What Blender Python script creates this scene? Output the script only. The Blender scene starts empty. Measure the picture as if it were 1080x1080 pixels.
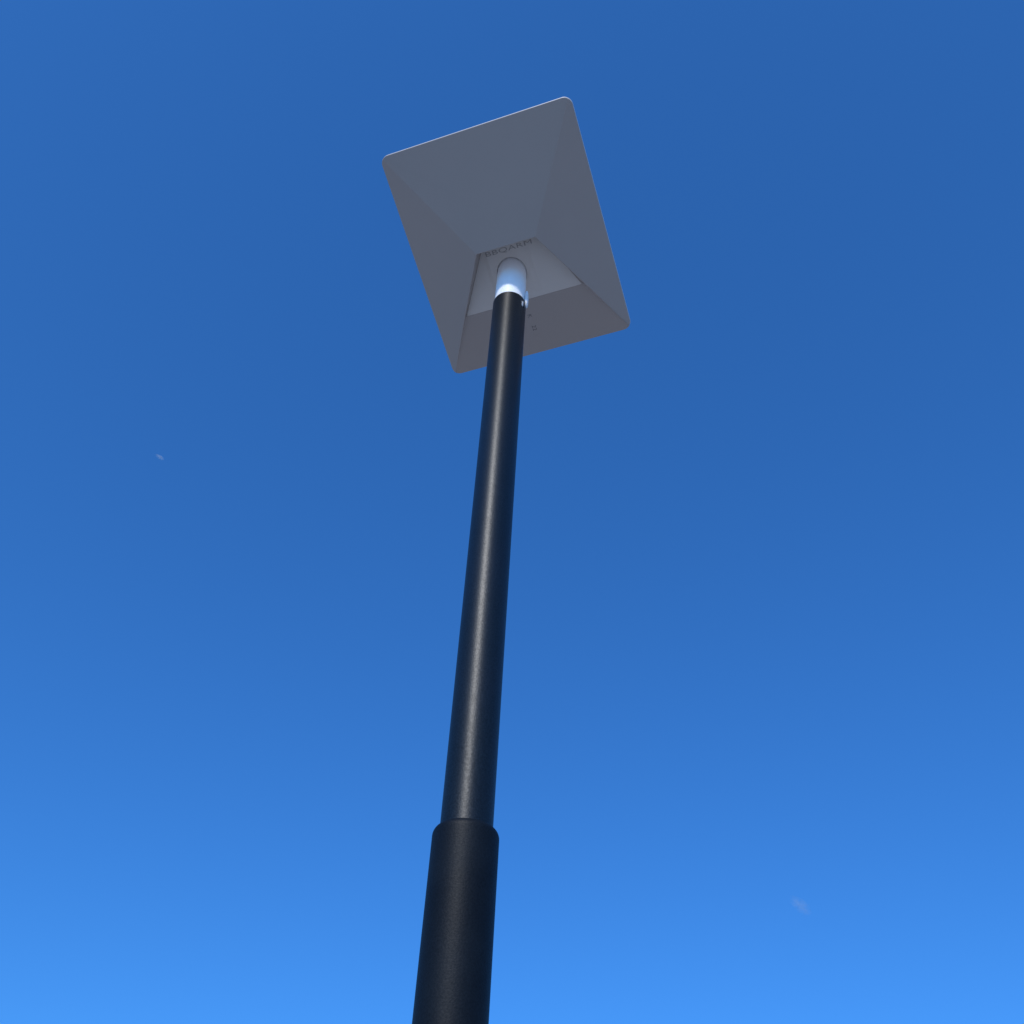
import bpy, bmesh, math, random
from mathutils import Vector, Matrix, noise
random.seed(4)
S = bpy.context.scene
C = S.collection

# ------------------------------------------------------------------ camera
F = 1045.0 / 1080.0                       # focal length over sensor width
CAM_LOC = Vector((0, 0, 1.62))
zc = Vector((70 / 1045, 1101 / 1045, -1)).normalized()      # world up, seen in the camera
fw = Vector((0, 0, -1))
yc = (fw - zc * fw.dot(zc)).normalized()                    # world +Y (forward) in the camera
xc = yc.cross(zc)
R = Matrix((xc, yc, zc))                                    # rows: world axes in camera coordinates
cd = bpy.data.cameras.new('camera')
cam = bpy.data.objects.new('camera', cd)
C.objects.link(cam)
cd.sensor_width = 36
cd.lens = 36 * F
cd.clip_start = 0.02
cd.clip_end = 20000
cam.matrix_world = Matrix.Translation(CAM_LOC) @ R.to_4x4()
S.camera = cam


def cam_pt(x, y, z):
    """camera coordinates (x right, y up, z forward) to world"""
    return CAM_LOC + R @ Vector((x, y, -z))


# ------------------------------------------------------------------ light
SUN_EL, SUN_AZ = 42.3, 197.0              # azimuth clockwise from +Y: behind the camera, a little left
W = bpy.data.worlds.new('World')
S.world = W
W.use_nodes = True
nt = W.node_tree
nt.nodes.clear()
sky = nt.nodes.new('ShaderNodeTexSky')
sky.sky_type = 'NISHITA'
sky.sun_disc = False
sky.sun_elevation = math.radians(SUN_EL)
sky.sun_rotation = math.radians(SUN_AZ)
sky.altitude = 300
sky.air_density = 1.0
sky.dust_density = 1.2
sky.ozone_density = 4.0
gm = nt.nodes.new('ShaderNodeGamma')              # clear, dry, deep blue air
gm.inputs['Gamma'].default_value = 0.84
mx = nt.nodes.new('ShaderNodeMix')
mx.data_type = 'RGBA'
mx.blend_type = 'MULTIPLY'
mx.inputs['Factor'].default_value = 1.0
mx.inputs[7].default_value = (0.337, 1.044, 1.961, 1)
bg = nt.nodes.new('ShaderNodeBackground')
bg.inputs['Strength'].default_value = 0.12
wo = nt.nodes.new('ShaderNodeOutputWorld')
nt.links.new(sky.outputs[0], gm.inputs[0])
nt.links.new(gm.outputs[0], mx.inputs[6])
nt.links.new(mx.outputs[2], bg.inputs[0])
nt.links.new(bg.outputs[0], wo.inputs[0])

sl = bpy.data.lights.new('sun', 'SUN')
sl.energy = 3.15
sl.angle = math.radians(0.53)
sl.color = (1.0, 0.97, 0.93)
sun = bpy.data.objects.new('sun', sl)
C.objects.link(sun)
el, az = math.radians(SUN_EL), math.radians(SUN_AZ)
sdir = Vector((math.sin(az) * math.cos(el), math.cos(az) * math.cos(el), math.sin(el)))
sun.rotation_euler = sdir.to_track_quat('Z', 'Y').to_euler()

S.render.engine = 'CYCLES'
S.view_settings.view_transform = 'Standard'
S.view_settings.look = 'None'
S.view_settings.exposure = 0.0
S.view_settings.gamma = 1.0
S.cycles.max_bounces = 10
S.cycles.diffuse_bounces = 6


# ------------------------------------------------------------------ helpers
def principled(name, base, rough=0.5, spec=0.5, metal=0.0):
    m = bpy.data.materials.new(name)
    m.use_nodes = True
    b = m.node_tree.nodes['Principled BSDF']
    b.inputs['Base Color'].default_value = (*base, 1)
    b.inputs['Roughness'].default_value = rough
    b.inputs['Specular IOR Level'].default_value = spec
    b.inputs['Metallic'].default_value = metal
    return m, b


def grain(m, b, scale, bump, dist=0.001, detail=3, tint=None, tint_scale=3.0, rough=None):
    """fine bump plus a slow colour / roughness wander, in object coordinates"""
    t = m.node_tree
    tc = t.nodes.new('ShaderNodeTexCoord')
    n = t.nodes.new('ShaderNodeTexNoise')
    n.inputs['Scale'].default_value = scale
    n.inputs['Detail'].default_value = detail
    t.links.new(tc.outputs['Object'], n.inputs['Vector'])
    bp = t.nodes.new('ShaderNodeBump')
    bp.inputs['Strength'].default_value = bump
    bp.inputs['Distance'].default_value = dist
    t.links.new(n.outputs['Fac'], bp.inputs['Height'])
    t.links.new(bp.outputs[0], b.inputs['Normal'])
    if tint or rough:
        n2 = t.nodes.new('ShaderNodeTexNoise')
        n2.inputs['Scale'].default_value = tint_scale
        n2.inputs['Detail'].default_value = 6
        t.links.new(tc.outputs['Object'], n2.inputs['Vector'])
    if tint:
        r = t.nodes.new('ShaderNodeValToRGB')
        r.color_ramp.elements[0].position = 0.35
        r.color_ramp.elements[1].position = 0.68
        r.color_ramp.elements[0].color = (*tint[0], 1)
        r.color_ramp.elements[1].color = (*tint[1], 1)
        t.links.new(n2.outputs['Fac'], r.inputs[0])
        t.links.new(r.outputs[0], b.inputs['Base Color'])
    if rough:
        mr = t.nodes.new('ShaderNodeMapRange')
        mr.inputs['From Min'].default_value = 0.3
        mr.inputs['From Max'].default_value = 0.7
        mr.inputs['To Min'].default_value = rough[0]
        mr.inputs['To Max'].default_value = rough[1]
        t.links.new(n2.outputs['Fac'], mr.inputs[0])
        t.links.new(mr.outputs[0], b.inputs['Roughness'])


def link(name, bm, mat, parent=None, smooth=False):
    me = bpy.data.meshes.new(name)
    bm.normal_update()
    bm.to_mesh(me)
    bm.free()
    o = bpy.data.objects.new(name, me)
    C.objects.link(o)
    me.materials.append(mat)
    if smooth:
        for p in me.polygons:
            p.use_smooth = True
        me.set_sharp_from_angle(angle=math.radians(32))
    if parent:
        o.parent = parent
    return o


def thing(name, label, cat, mat):
    o = bpy.data.objects.new(name, None)
    o.empty_display_size = 0.1
    C.objects.link(o)
    o.matrix_world = mat
    o['label'] = label
    o['category'] = cat
    return o


def lathe(prof, seg=128):
    """prof: list of (radius, z) from bottom to top; radius 0 closes it"""
    bm = bmesh.new()
    rings = []
    for r, z in prof:
        if r <= 1e-6:
            rings.append([bm.verts.new((0, 0, z))])
        else:
            rings.append([bm.verts.new((r * math.cos(2 * math.pi * k / seg), r * math.sin(2 * math.pi * k / seg), z)) for k in range(seg)])
    for a, b in zip(rings, rings[1:]):
        for k in range(seg):
            k2 = (k + 1) % seg
            if len(a) == 1:
                bm.faces.new((a[0], b[k2], b[k]))
            elif len(b) == 1:
                bm.faces.new((a[k], a[k2], b[0]))
            else:
                bm.faces.new((a[k], a[k2], b[k2], b[k]))
    return bm


# ------------------------------------------------------------------ materials
M_ground, b = principled('dry_ground', (0.12, 0.12, 0.12), 0.95, 0.2)
grain(M_ground, b, 14, 0.5, 0.03, 8, ((0.26, 0.26, 0.255), (0.35, 0.345, 0.34)), 0.4)

M_shell, b = principled('grey_plastic_shell', (0.42, 0.43, 0.46), 0.62, 0.35)
grain(M_shell, b, 900, 0.05, 0.0006, 2, ((0.400, 0.348, 0.312), (0.411, 0.357, 0.320)), 5, (0.56, 0.68))
M_cover, b = principled('grey_plastic_cover', (0.5, 0.5, 0.5), 0.6, 0.35)
grain(M_cover, b, 900, 0.05, 0.0006, 2, ((0.65, 0.60, 0.54), (0.665, 0.615, 0.555)), 8, (0.54, 0.66))
M_front, b = principled('white_radome', (0.6, 0.6, 0.6), 0.4, 0.5)
grain(M_front, b, 400, 0.05, 0.0005, 2)
M_white, b = principled('white_gloss_plastic', (0.92, 0.93, 0.94), 0.5, 0.22)
b.inputs['Subsurface Weight'].default_value = 1.0
b.inputs['Subsurface Radius'].default_value = (1, 1, 1)
b.inputs['Subsurface Scale'].default_value = 0.03
grain(M_white, b, 60, 0.03, 0.0008, 2, None, 12, (0.36, 0.44))
M_text, b = principled('dark_moulded_lettering', (0.34, 0.31, 0.28), 0.7, 0.3)
M_satin, b = principled('black_satin_powder_coat', (0.006, 0.007, 0.009), 0.36, 0.3)
grain(M_satin, b, 420, 0.30, 0.0006, 2, ((0.002, 0.004, 0.006), (0.003, 0.005, 0.008)), 14, (0.40, 0.42))
def fleck(m, b, scale, lo, hi):
    # the coating's orange peel catches the sun unevenly
    t = m.node_tree
    tc = t.nodes.new('ShaderNodeTexCoord')
    n = t.nodes.new('ShaderNodeTexNoise')
    n.inputs['Scale'].default_value = scale
    n.inputs['Detail'].default_value = 3
    mr = t.nodes.new('ShaderNodeMapRange')
    mr.inputs['From Min'].default_value = 0.3
    mr.inputs['From Max'].default_value = 0.7
    mr.inputs['To Min'].default_value = lo
    mr.inputs['To Max'].default_value = hi
    t.links.new(tc.outputs['Object'], n.inputs['Vector'])
    t.links.new(n.outputs['Fac'], mr.inputs[0])
    t.links.new(mr.outputs[0], b.inputs['Specular IOR Level'])


fleck(M_satin, b, 330, 0.33, 0.58)
# extruded tube: the sheen is drawn out along the tube and roughness rises towards the bottom
b.inputs['Anisotropic'].default_value = 0.5
b.inputs['Anisotropic Rotation'].default_value = 0.25
t = M_satin.node_tree
tg = t.nodes.new('ShaderNodeTangent')
tg.direction_type = 'RADIAL'
tg.axis = 'Z'
t.links.new(tg.outputs[0], b.inputs['Tangent'])
tc = t.nodes.new('ShaderNodeTexCoord')
sp = t.nodes.new('ShaderNodeSeparateXYZ')
mr = t.nodes.new('ShaderNodeMapRange')
mr.inputs['From Min'].default_value = 2.3
mr.inputs['From Max'].default_value = 3.7
mr.inputs['To Min'].default_value = 0.50
mr.inputs['To Max'].default_value = 0.40
t.links.new(tc.outputs['Object'], sp.inputs[0])
t.links.new(sp.outputs['Z'], mr.inputs[0])
t.links.new(mr.outputs[0], b.inputs['Roughness'])
M_matt, b = principled('black_matt_powder_coat', (0.012, 0.014, 0.018), 0.6, 0.2)
grain(M_matt, b, 420, 0.22, 0.0008, 2, ((0.003, 0.005, 0.008), (0.005, 0.008, 0.012)), 14, (0.52, 0.54))
fleck(M_matt, b, 330, 0.12, 0.20)
M_dark, b = principled('dark_gap', (0.02, 0.02, 0.022), 0.8, 0.2)

# ------------------------------------------------------------------ ground
bm = bmesh.new()
n = 60
half = 4000.0
def gp(i):
    u = 2 * i / n - 1
    return half * math.copysign(abs(u) ** 3, u)
vs = [[bm.verts.new((gp(i), gp(j), 0.0)) for i in range(n + 1)] for j in range(n + 1)]
for j in range(n):
    for i in range(n):
        bm.faces.new((vs[j][i], vs[j][i + 1], vs[j + 1][i + 1], vs[j + 1][i]))
for row in vs:
    for v in row:
        v.co.z = 0.05 * noise.noise(v.co * 0.13) + (0.6 * noise.noise(v.co * 0.004) if v.co.length > 40 else 0)
for v in bm.verts:
    if v.co.xy.length < 6:
        v.co.z = 0
ground = link('ground', bm, M_ground)
ground['kind'] = 'structure'

# ------------------------------------------------------------------ dish pose (fitted from its four corners)
K = 1.0
T = Vector((-0.0096718, 0.70341033, 2.60613469)) * K
DW, DH = 0.511 * K, 0.6036 * K
AXC, AYC = Vector((0.94639195, 0.21688298, -0.23938265)), Vector((-0.29757352, 0.87367675, -0.38488822))
ax = R @ Vector((AXC.x, AXC.y, -AXC.z))
ay = R @ Vector((AYC.x, AYC.y, -AYC.z))
azv = ax.cross(ay).normalized()           # out of the dish's back, towards the ground and the camera
rot = Matrix((ax, ay, azv)).transposed()
D_ORIG = cam_pt(*T)
D_MAT = Matrix.Translation(D_ORIG) @ rot.to_4x4()

# ------------------------------------------------------------------ the pole
POLE_R = 0.0415
# pole axis: passes the mounting pocket of the dish
pv = D_MAT @ Vector((-0.006, -0.062, 0.015))
POLE_X, POLE_Y = pv.x, pv.y
Z_LOW, Z_TOP, Z_MAST = 2.316, 3.722, 0
R2 = POLE_R * 1.255
pole = thing('support_pole', 'tall round black metal pole in two widths carrying the grey rectangular panel', 'pole',
             Matrix.Translation((POLE_X, POLE_Y, 0)))
bm = lathe([(POLE_R - .004, Z_LOW - 0.3), (POLE_R, Z_LOW - 0.3), (POLE_R, Z_TOP - 0.0015), (POLE_R - 0.0005, Z_TOP - 0.0004),
            (POLE_R - 0.0014, Z_TOP), (POLE_R - 0.0028, Z_TOP - .0002), (POLE_R - 0.0032, Z_TOP - .0012), (POLE_R - 0.0032, Z_TOP - 0.25)])
upper = link('upper_tube', bm, M_satin, pole, True)
sh = R2 - POLE_R
prof = [(R2, 0.0), (R2, Z_LOW - sh * 1.25)]
for k in range(1, 9):
    a = k / 8 * math.pi / 2
    prof.append((R2 - sh * 0.92 + sh * 0.92 * math.cos(a), Z_LOW - sh * 1.25 + sh * 1.25 * math.sin(a)))
prof += [(POLE_R + 0.0004, Z_LOW), (POLE_R + 0.0004, Z_LOW - 0.02)]
lower = link('lower_tube', lathe(prof), M_matt, pole, True)
# base flange on the ground (outside the picture)
bm = lathe([(0.14, 0.0), (0.14, 0.012), (0.137, 0.015), (R2 + 0.0005, 0.015)], 64)
link('base_flange', bm, M_matt, pole, True)

# ------------------------------------------------------------------ satellite dish
dish = thing('satellite_dish', 'grey rectangular flat satellite dish seen from below on top of the black pole', 'satellite dish', D_MAT)
XW, YH, H = DW / 2, DH / 2, 0.095 * K
XR, YR, XC = 0.079 * K, 0.0125 * K, 0.0095 * K             # ridge half length and position
YP = -0.145 * K                           # where the pocket floor meets the lower face
RC = 0.022 * K                            # corner radius
HPL, HFL = 0.037 * K, 0.029 * K           # height of the pocket edge and of the floor below the ridge


def h_side(x): return H * (XW - abs(x)) / (XW - XR - (XC if x > 0 else -XC))
def h_top(y): return H * (YH - y) / (YH - YR)
def hip_x(y, sx):
    r_ = XR + sx * XC
    return r_ + (XW - r_) * abs(y - YR) / (YH - YR if y > YR else YH + YR)


def corner(sx, sy, nseg=12):
    """arc from the side wall to the end wall, its middle vertex on the hip"""
    cx, cy = sx * (XW - RC), sy * (YH - RC)
    out = []
    for k in range(nseg + 1):
        a = k / nseg * math.pi / 2
        out.append(Vector((cx + sx * RC * math.cos(a), cy + sy * RC * math.sin(a), 0)))
    return out


def lowface_h(y):                          # the lower face rises gently from the rim to the pocket edge
    return HPL * (y + YH) / (YP + YH)


bm = bmesh.new()
V = lambda p: bm.verts.new(p)
RL, RR = Vector((-XR + XC, YR, H)), Vector((XR + XC, YR, H))
arcs = {}
for sx in (-1, 1):
    for sy in (-1, 1):
        ps = corner(sx, sy)
        m = len(ps) // 2
        out = []
        for k, p in enumerate(ps):
            hs_, ht_ = h_side(p.x), (h_top(p.y) if sy > 0 else lowface_h(p.y))
            z = hs_ if k < m else ht_
            if k == m:
                z = hs_ if sy > 0 else 0.5 * (hs_ + ht_)
            out.append(V((p.x, p.y, z)))
        arcs[sx, sy] = out
m = 6
vRL, vRR = V(RL), V(RR)
# upper face
bm.faces.new([vRL, vRR] + arcs[1, 1][m:] + arcs[-1, 1][m:][::-1])
# side faces
xl, xr = hip_x(YP, -1), hip_x(YP, 1)
vPLs, vPRs = V((-xl, YP, h_side(-xl))), V((xr, YP, h_side(xr)))
bm.faces.new([vRR, vPRs] + arcs[1, -1][:m + 1][::-1] + arcs[1, 1][:m + 1])
bm.faces.new([vRL] + arcs[-1, 1][:m + 1][::-1] + arcs[-1, -1][:m + 1] + [vPLs])
# lower face, a little sunk between the hips
ins = 0.003 * K
vPL, vPR = V((-xl + ins, YP, HPL)), V((xr - ins - 0.005, YP, HPL))
bm.faces.new([vPL] + arcs[-1, -1][m:] + arcs[1, -1][m:][::-1] + [vPR])
bm.faces.new([vPRs, vPR, arcs[1, -1][m]])
bm.faces.new([vPLs, arcs[-1, -1][m], vPL])
# pocket walls
vFL, vFR = V((-XR + XC + ins, YR - ins, HFL - 0.006)), V((XR + XC - ins, YR - ins, HFL - 0.006))
vPLb, vPRb = V((-xl + ins, YP + .0005, HPL - 0.006)), V((xr - ins - 0.005, YP + .0005, HPL - 0.006))
bm.faces.new([vRL, vFL, vFR, vRR])
bm.faces.new([vRR, vFR, vPRb, vPR, vPRs])
bm.faces.new([vRL, vPLs, vPL, vPLb, vFL])
bm.faces.new([vPL, vPR, vPRb, vPLb])
# rim wall down to the front shell
loop = arcs[1, 1] + arcs[-1, 1][::-1] + arcs[-1, -1] + arcs[1, -1][::-1]
RIM = -0.005 * K
low = [V((v.co.x, v.co.y, RIM)) for v in loop]
for i in range(len(loop)):
    j = (i + 1) % len(loop)
    bm.faces.new([loop[i], loop[j], low[j], low[i]])
bmesh.ops.recalc_face_normals(bm, faces=bm.faces)
back = link('back_shell', bm, M_shell, dish)
bv = back.modifiers.new('soft_edges', 'BEVEL')
bv.width = 0.0018 * K
bv.segments = 3
bv.limit_method = 'ANGLE'
bv.angle_limit = math.radians(5)
for p in back.data.polygons:
    p.use_smooth = True
wn = back.modifiers.new('wn', 'WEIGHTED_NORMAL')
wn.keep_sharp = True

# front shell: the flat radiating face, slightly wrapped round the rim
bm = bmesh.new()
def rr_loop(inset, z):
    out = []
    for sx, sy, a0 in ((1, 1, 0), (-1, 1, 90), (-1, -1, 180), (1, -1, 270)):
        for k in range(13):
            a = math.radians(a0 + k * 7.5)
            r = RC - inset
            out.append(bm.verts.new((sx * (XW - RC) + r * math.cos(a), sy * (YH - RC) + r * math.sin(a), z)))
    return out
FT = 0.0095 * K
levels = [(0.0, RIM - .0004), (-0.0006, RIM - .0012), (-0.0006, RIM - FT * .5), (0.0008, RIM - FT * .8), (0.004, RIM - FT * .97), (0.009, RIM - FT)]
ls = [rr_loop(i_, z_) for i_, z_ in levels]
for a, b_ in zip(ls, ls[1:]):
    for k in range(len(a)):
        k2 = (k + 1) % len(a)
        bm.faces.new((a[k], a[k2], b_[k2], b_[k]))
bm.faces.new(ls[-1])
bm.faces.new(ls[0])
bmesh.ops.recalc_face_normals(bm, faces=bm.faces)
front = link('front_shell', bm, M_front, dish, True)

# mount cover: the lighter plate at the bottom of the pocket, with the hole the mast comes out of
MAST_R = POLE_R * 0.925
inv = D_MAT.inverted()
ml0 = inv @ Vector((POLE_X, POLE_Y, 1.0))
mdir = (inv.to_3x3() @ Vector((0, 0, 1))).normalized()


def floor_h(x, y):
    f = (y - YP) / (YR - YP)
    h = HPL + (HFL - HPL) * f - 0.001
    d = abs(x - hx) / (0.052 * K)
    ridge = 0.0035 * K * (1 - min(max((d - 1) / 0.16, 0), 1)) * min(1, max(0, (f + 0.02) * 3.0))
    return h + ridge


def mast_hit(h):
    t_ = (h - ml0.z) / mdir.z
    return ml0 + mdir * t_


hx = 0.0
hit = mast_hit(HPL)
hx = hit.x
hit = mast_hit(floor_h(hx, hit.y))
GAP = MAST_R + 0.0014 * K


def hole_pt(a, h):
    # circle round the mast axis, pushed along the axis on to the plate
    u = Vector((1, 0, 0)) - mdir * mdir.x
    u.normalize()
    w = mdir.cross(u)
    p = hit + (u * math.cos(a) + w * math.sin(a)) * GAP
    t_ = (h - p.z) / mdir.z
    return p + mdir * t_


bm = bmesh.new()
NS = 96
rings = []
inner = []
for k in range(NS):
    a = 2 * math.pi * k / NS
    p = hole_pt(a, floor_h(hx, hit.y))
    p = hole_pt(a, floor_h(p.x, p.y))
    inner.append(p)
quad = [Vector((-xl + ins * 0.95, YP, 0)), Vector((xr - 0.005 - ins * 0.95, YP, 0)), Vector((XR + XC - ins * 0.95, YR - ins * 0.95, 0)), Vector((-XR + XC + ins * 0.95, YR - ins * 0.95, 0))]


def ray_quad(c, d):
    best = None
    for i in range(4):
        p, q = quad[i], quad[(i + 1) % 4]
        e = q - p
        den = d.x * e.y - d.y * e.x
        if abs(den) < 1e-9:
            continue
        w_ = p - c
        t_ = (w_.x * e.y - w_.y * e.x) / den
        s_ = (w_.x * d.y - w_.y * d.x) / den
        if t_ > 0 and -1e-6 <= s_ <= 1 + 1e-6 and (best is None or t_ < best):
            best = t_
    return c + d * best


dirs = []
cxy = Vector((hit.x, hit.y, 0))
for p in inner:
    d = Vector((p.x - cxy.x, p.y - cxy.y, 0)).normalized()
    dirs.append(d)
outer = [ray_quad(cxy, d) for d in dirs]
# snap the nearest rays to the four corners
for qv in quad:
    i = min(range(NS), key=lambda i_: (outer[i_] - qv).length)
    outer[i] = qv.copy()
NR = 40
grid = []
down = [bm.verts.new(p + mdir * 0.03 * (1 if mdir.z < 0 else -1)) for p in inner]
grid.append(down)
for r in range(NR + 1):
    f = r / NR
    row = []
    for p, q in zip(inner, outer):
        x, y = p.x + (q.x - p.x) * f, p.y + (q.y - p.y) * f
        row.append(bm.verts.new((x, y, floor_h(x, y))))
    grid.append(row)
for a, b_ in zip(grid, grid[1:]):
    for k in range(NS):
        k2 = (k + 1) % NS
        bm.faces.new((a[k], b_[k], b_[k2], a[k2]))
bmesh.ops.recalc_face_normals(bm, faces=bm.faces)
cover = link('mount_cover', bm, M_cover, dish, True)
# mast: white tube from the hinge inside the shell down into the pole
mast_top = D_MAT @ mast_hit(0.006)
bm = lathe([(MAST_R, Z_TOP - 0.20), (MAST_R, mast_top.z - 0.004), (MAST_R - 0.004, mast_top.z), (0, mast_top.z)])
bmesh.ops.transform(bm, matrix=inv @ Matrix.Translation((POLE_X, POLE_Y, 0)), verts=bm.verts)
mast = link('mast', bm, M_white, dish, True)


# lettering
def letters(name, txt, size, sx, mat4, ext=0.0003):
    cu = bpy.data.curves.new(name, 'FONT')
    cu.body = txt
    cu.size = size
    cu.extrude = ext
    cu.offset = -size * 0.004
    cu.space_character = 1.05
    to = bpy.data.objects.new('tmp', cu)
    C.objects.link(to)
    bpy.context.view_layer.update()
    me = bpy.data.meshes.new_from_object(to.evaluated_get(bpy.context.evaluated_depsgraph_get()))
    bpy.data.objects.remove(to)
    me.name = name
    for v in me.vertices:
        v.co.x *= sx
    o = bpy.data.objects.new(name, me)
    C.objects.link(o)
    me.materials.clear()
    me.materials.append(M_text)
    o.parent = dish
    xs = [v.co.x for v in me.vertices]
    ys = [v.co.y for v in me.vertices]
    me.transform(Matrix.Translation((-(min(xs) + max(xs)) / 2, -(min(ys) + max(ys)) / 2, 0)))
    me.transform(mat4)
    return o


def on_floor(me, fn, off):
    for v in me.vertices:
        v.co.z = fn(v.co.x, v.co.y) + off + v.co.z


lt = letters('lettering', 'BBQARM', 0.0168 * K, 1.88, Matrix.Translation((0.003 * K, YR - 0.0178 * K, 0)))
on_floor(lt.data, floor_h, 0.0002)
fn_low = lambda x, y: lowface_h(y)
M_text2, b = principled('dark_moulded_mark', (0.16, 0.16, 0.16), 0.7, 0.3)
l2 = letters('moulded_mark', 'K', 0.016 * K, 1.0, Matrix.Translation((0.004 * K, -0.192 * K, 0)) @ Matrix.Rotation(math.radians(-90), 4, 'Z'))
on_floor(l2.data, fn_low, 0.0002)
l2.data.materials[0] = M_text2
l3 = letters('moulded_mark', '22', 0.016 * K, 1.0, Matrix.Translation((0.005 * K, -0.228 * K, 0)) @ Matrix.Rotation(math.radians(-90), 4, 'Z'))
on_floor(l3.data, fn_low, 0.0002)
l3.data.materials[0] = M_text2


# ------------------------------------------------------------------ locking clip and button of the mast
def blob(name, az_deg, rad, z, rx, ry, rz, mat, power=2.6):
    """rounded bar standing on the tube: ry outwards, rx along the circumference, rz along the pole"""
    bm = bmesh.new()
    bmesh.ops.create_uvsphere(bm, u_segments=32, v_segments=24, radius=1)
    for v in bm.verts:
        n_ = (abs(v.co.x) ** power + abs(v.co.y) ** power + abs(v.co.z) ** power) ** (1 / power)
        v.co = v.co / n_
        v.co.x *= rx; v.co.y *= ry; v.co.z *= rz
    a_ = math.radians(az_deg)              # 0 = towards the photographer, 90 = to the right
    d = Vector((math.sin(a_), -math.cos(a_), 0))
    m_ = Matrix((Vector((math.cos(a_), math.sin(a_), 0)), d, Vector((0, 0, 1)))).transposed().to_4x4()
    m_ = Matrix.Translation(Vector((POLE_X, POLE_Y, z)) + d * rad) @ m_
    bmesh.ops.transform(bm, matrix=inv @ m_, verts=bm.verts)
    return link(name, bm, mat, dish, True)


blob('locking_clip', 79, POLE_R + 0.0018, Z_TOP + 0.017, 0.0085, 0.0042, 0.034, M_white)
blob('button_seat', 54, POLE_R - 0.0014, Z_TOP - 0.027, 0.0075, 0.0018, 0.0165, M_dark)
blob('locking_button', 52, POLE_R - 0.0012, Z_TOP - 0.027, 0.0042, 0.0024, 0.0125, M_white)

# ------------------------------------------------------------------ two wisps of cloud far away
def cloud(px, py, dist, sx, sy, ang, dens, label):
    d = (R @ Vector(((px - 540) / 1045, -(py - 540) / 1045, -1))).normalized()
    m = bpy.data.materials.new('cloud_vapour')
    m.use_nodes = True
    t = m.node_tree
    t.nodes.clear()
    o_ = t.nodes.new('ShaderNodeOutputMaterial')
    v_ = t.nodes.new('ShaderNodeVolumePrincipled')
    v_.inputs['Color'].default_value = (0.97, 0.97, 0.97, 1)
    v_.inputs['Anisotropy'].default_value = 0.1
    tc_ = t.nodes.new('ShaderNodeTexCoord')
    no = t.nodes.new('ShaderNodeTexNoise')
    no.inputs['Scale'].default_value = 1.9
    no.inputs['Detail'].default_value = 5
    ln = t.nodes.new('ShaderNodeVectorMath')
    ln.operation = 'LENGTH'
    t.links.new(tc_.outputs['Object'], no.inputs['Vector'])
    t.links.new(tc_.outputs['Object'], ln.inputs[0])
    fall = t.nodes.new('ShaderNodeMapRange')
    fall.inputs['From Min'].default_value = 1.0
    fall.inputs['From Max'].default_value = 0.1
    t.links.new(ln.outputs['Value'], fall.inputs[0])
    nr = t.nodes.new('ShaderNodeMapRange')
    nr.inputs['From Min'].default_value = 0.38
    nr.inputs['From Max'].default_value = 0.62
    t.links.new(no.outputs['Fac'], nr.inputs[0])
    mu = t.nodes.new('ShaderNodeMath'); mu.operation = 'MULTIPLY'
    mu2 = t.nodes.new('ShaderNodeMath'); mu2.operation = 'MULTIPLY'
    mu2.inputs[1].default_value = dens
    t.links.new(fall.outputs[0], mu.inputs[0])
    t.links.new(nr.outputs[0], mu.inputs[1])
    t.links.new(mu.outputs[0], mu2.inputs[0])
    t.links.new(mu2.outputs[0], v_.inputs['Density'])
    t.links.new(v_.outputs[0], o_.inputs['Volume'])
    bm = bmesh.new()
    bmesh.ops.create_icosphere(bm, subdivisions=3, radius=1)
    for v in bm.verts:
        v.co *= 1 + 0.25 * noise.noise(v.co * 1.7 + Vector((px, py, 0)))
    o = link('cloud', bm, m)
    right = Vector((1, 0, 0))
    up = right.cross(d).normalized()
    mm = Matrix((right, up, right.cross(up))).transposed()
    o.matrix_world = (Matrix.Translation(CAM_LOC + d * dist) @ mm.to_4x4() @ Matrix.Rotation(math.radians(ang), 4, 'Z')
                      @ Matrix.Diagonal((sx, sy, sy, 1)))
    o['label'] = label
    o['category'] = 'cloud'
    return o


cloud(168.5, 482, 3000, 16, 7, -28, 0.12, 'tiny bright wisp of cloud alone in the blue sky left of the pole')
cloud(844, 955, 3000, 38, 20, -35, 0.022, 'faint small smudge of cloud low in the sky right of the thick lower tube')
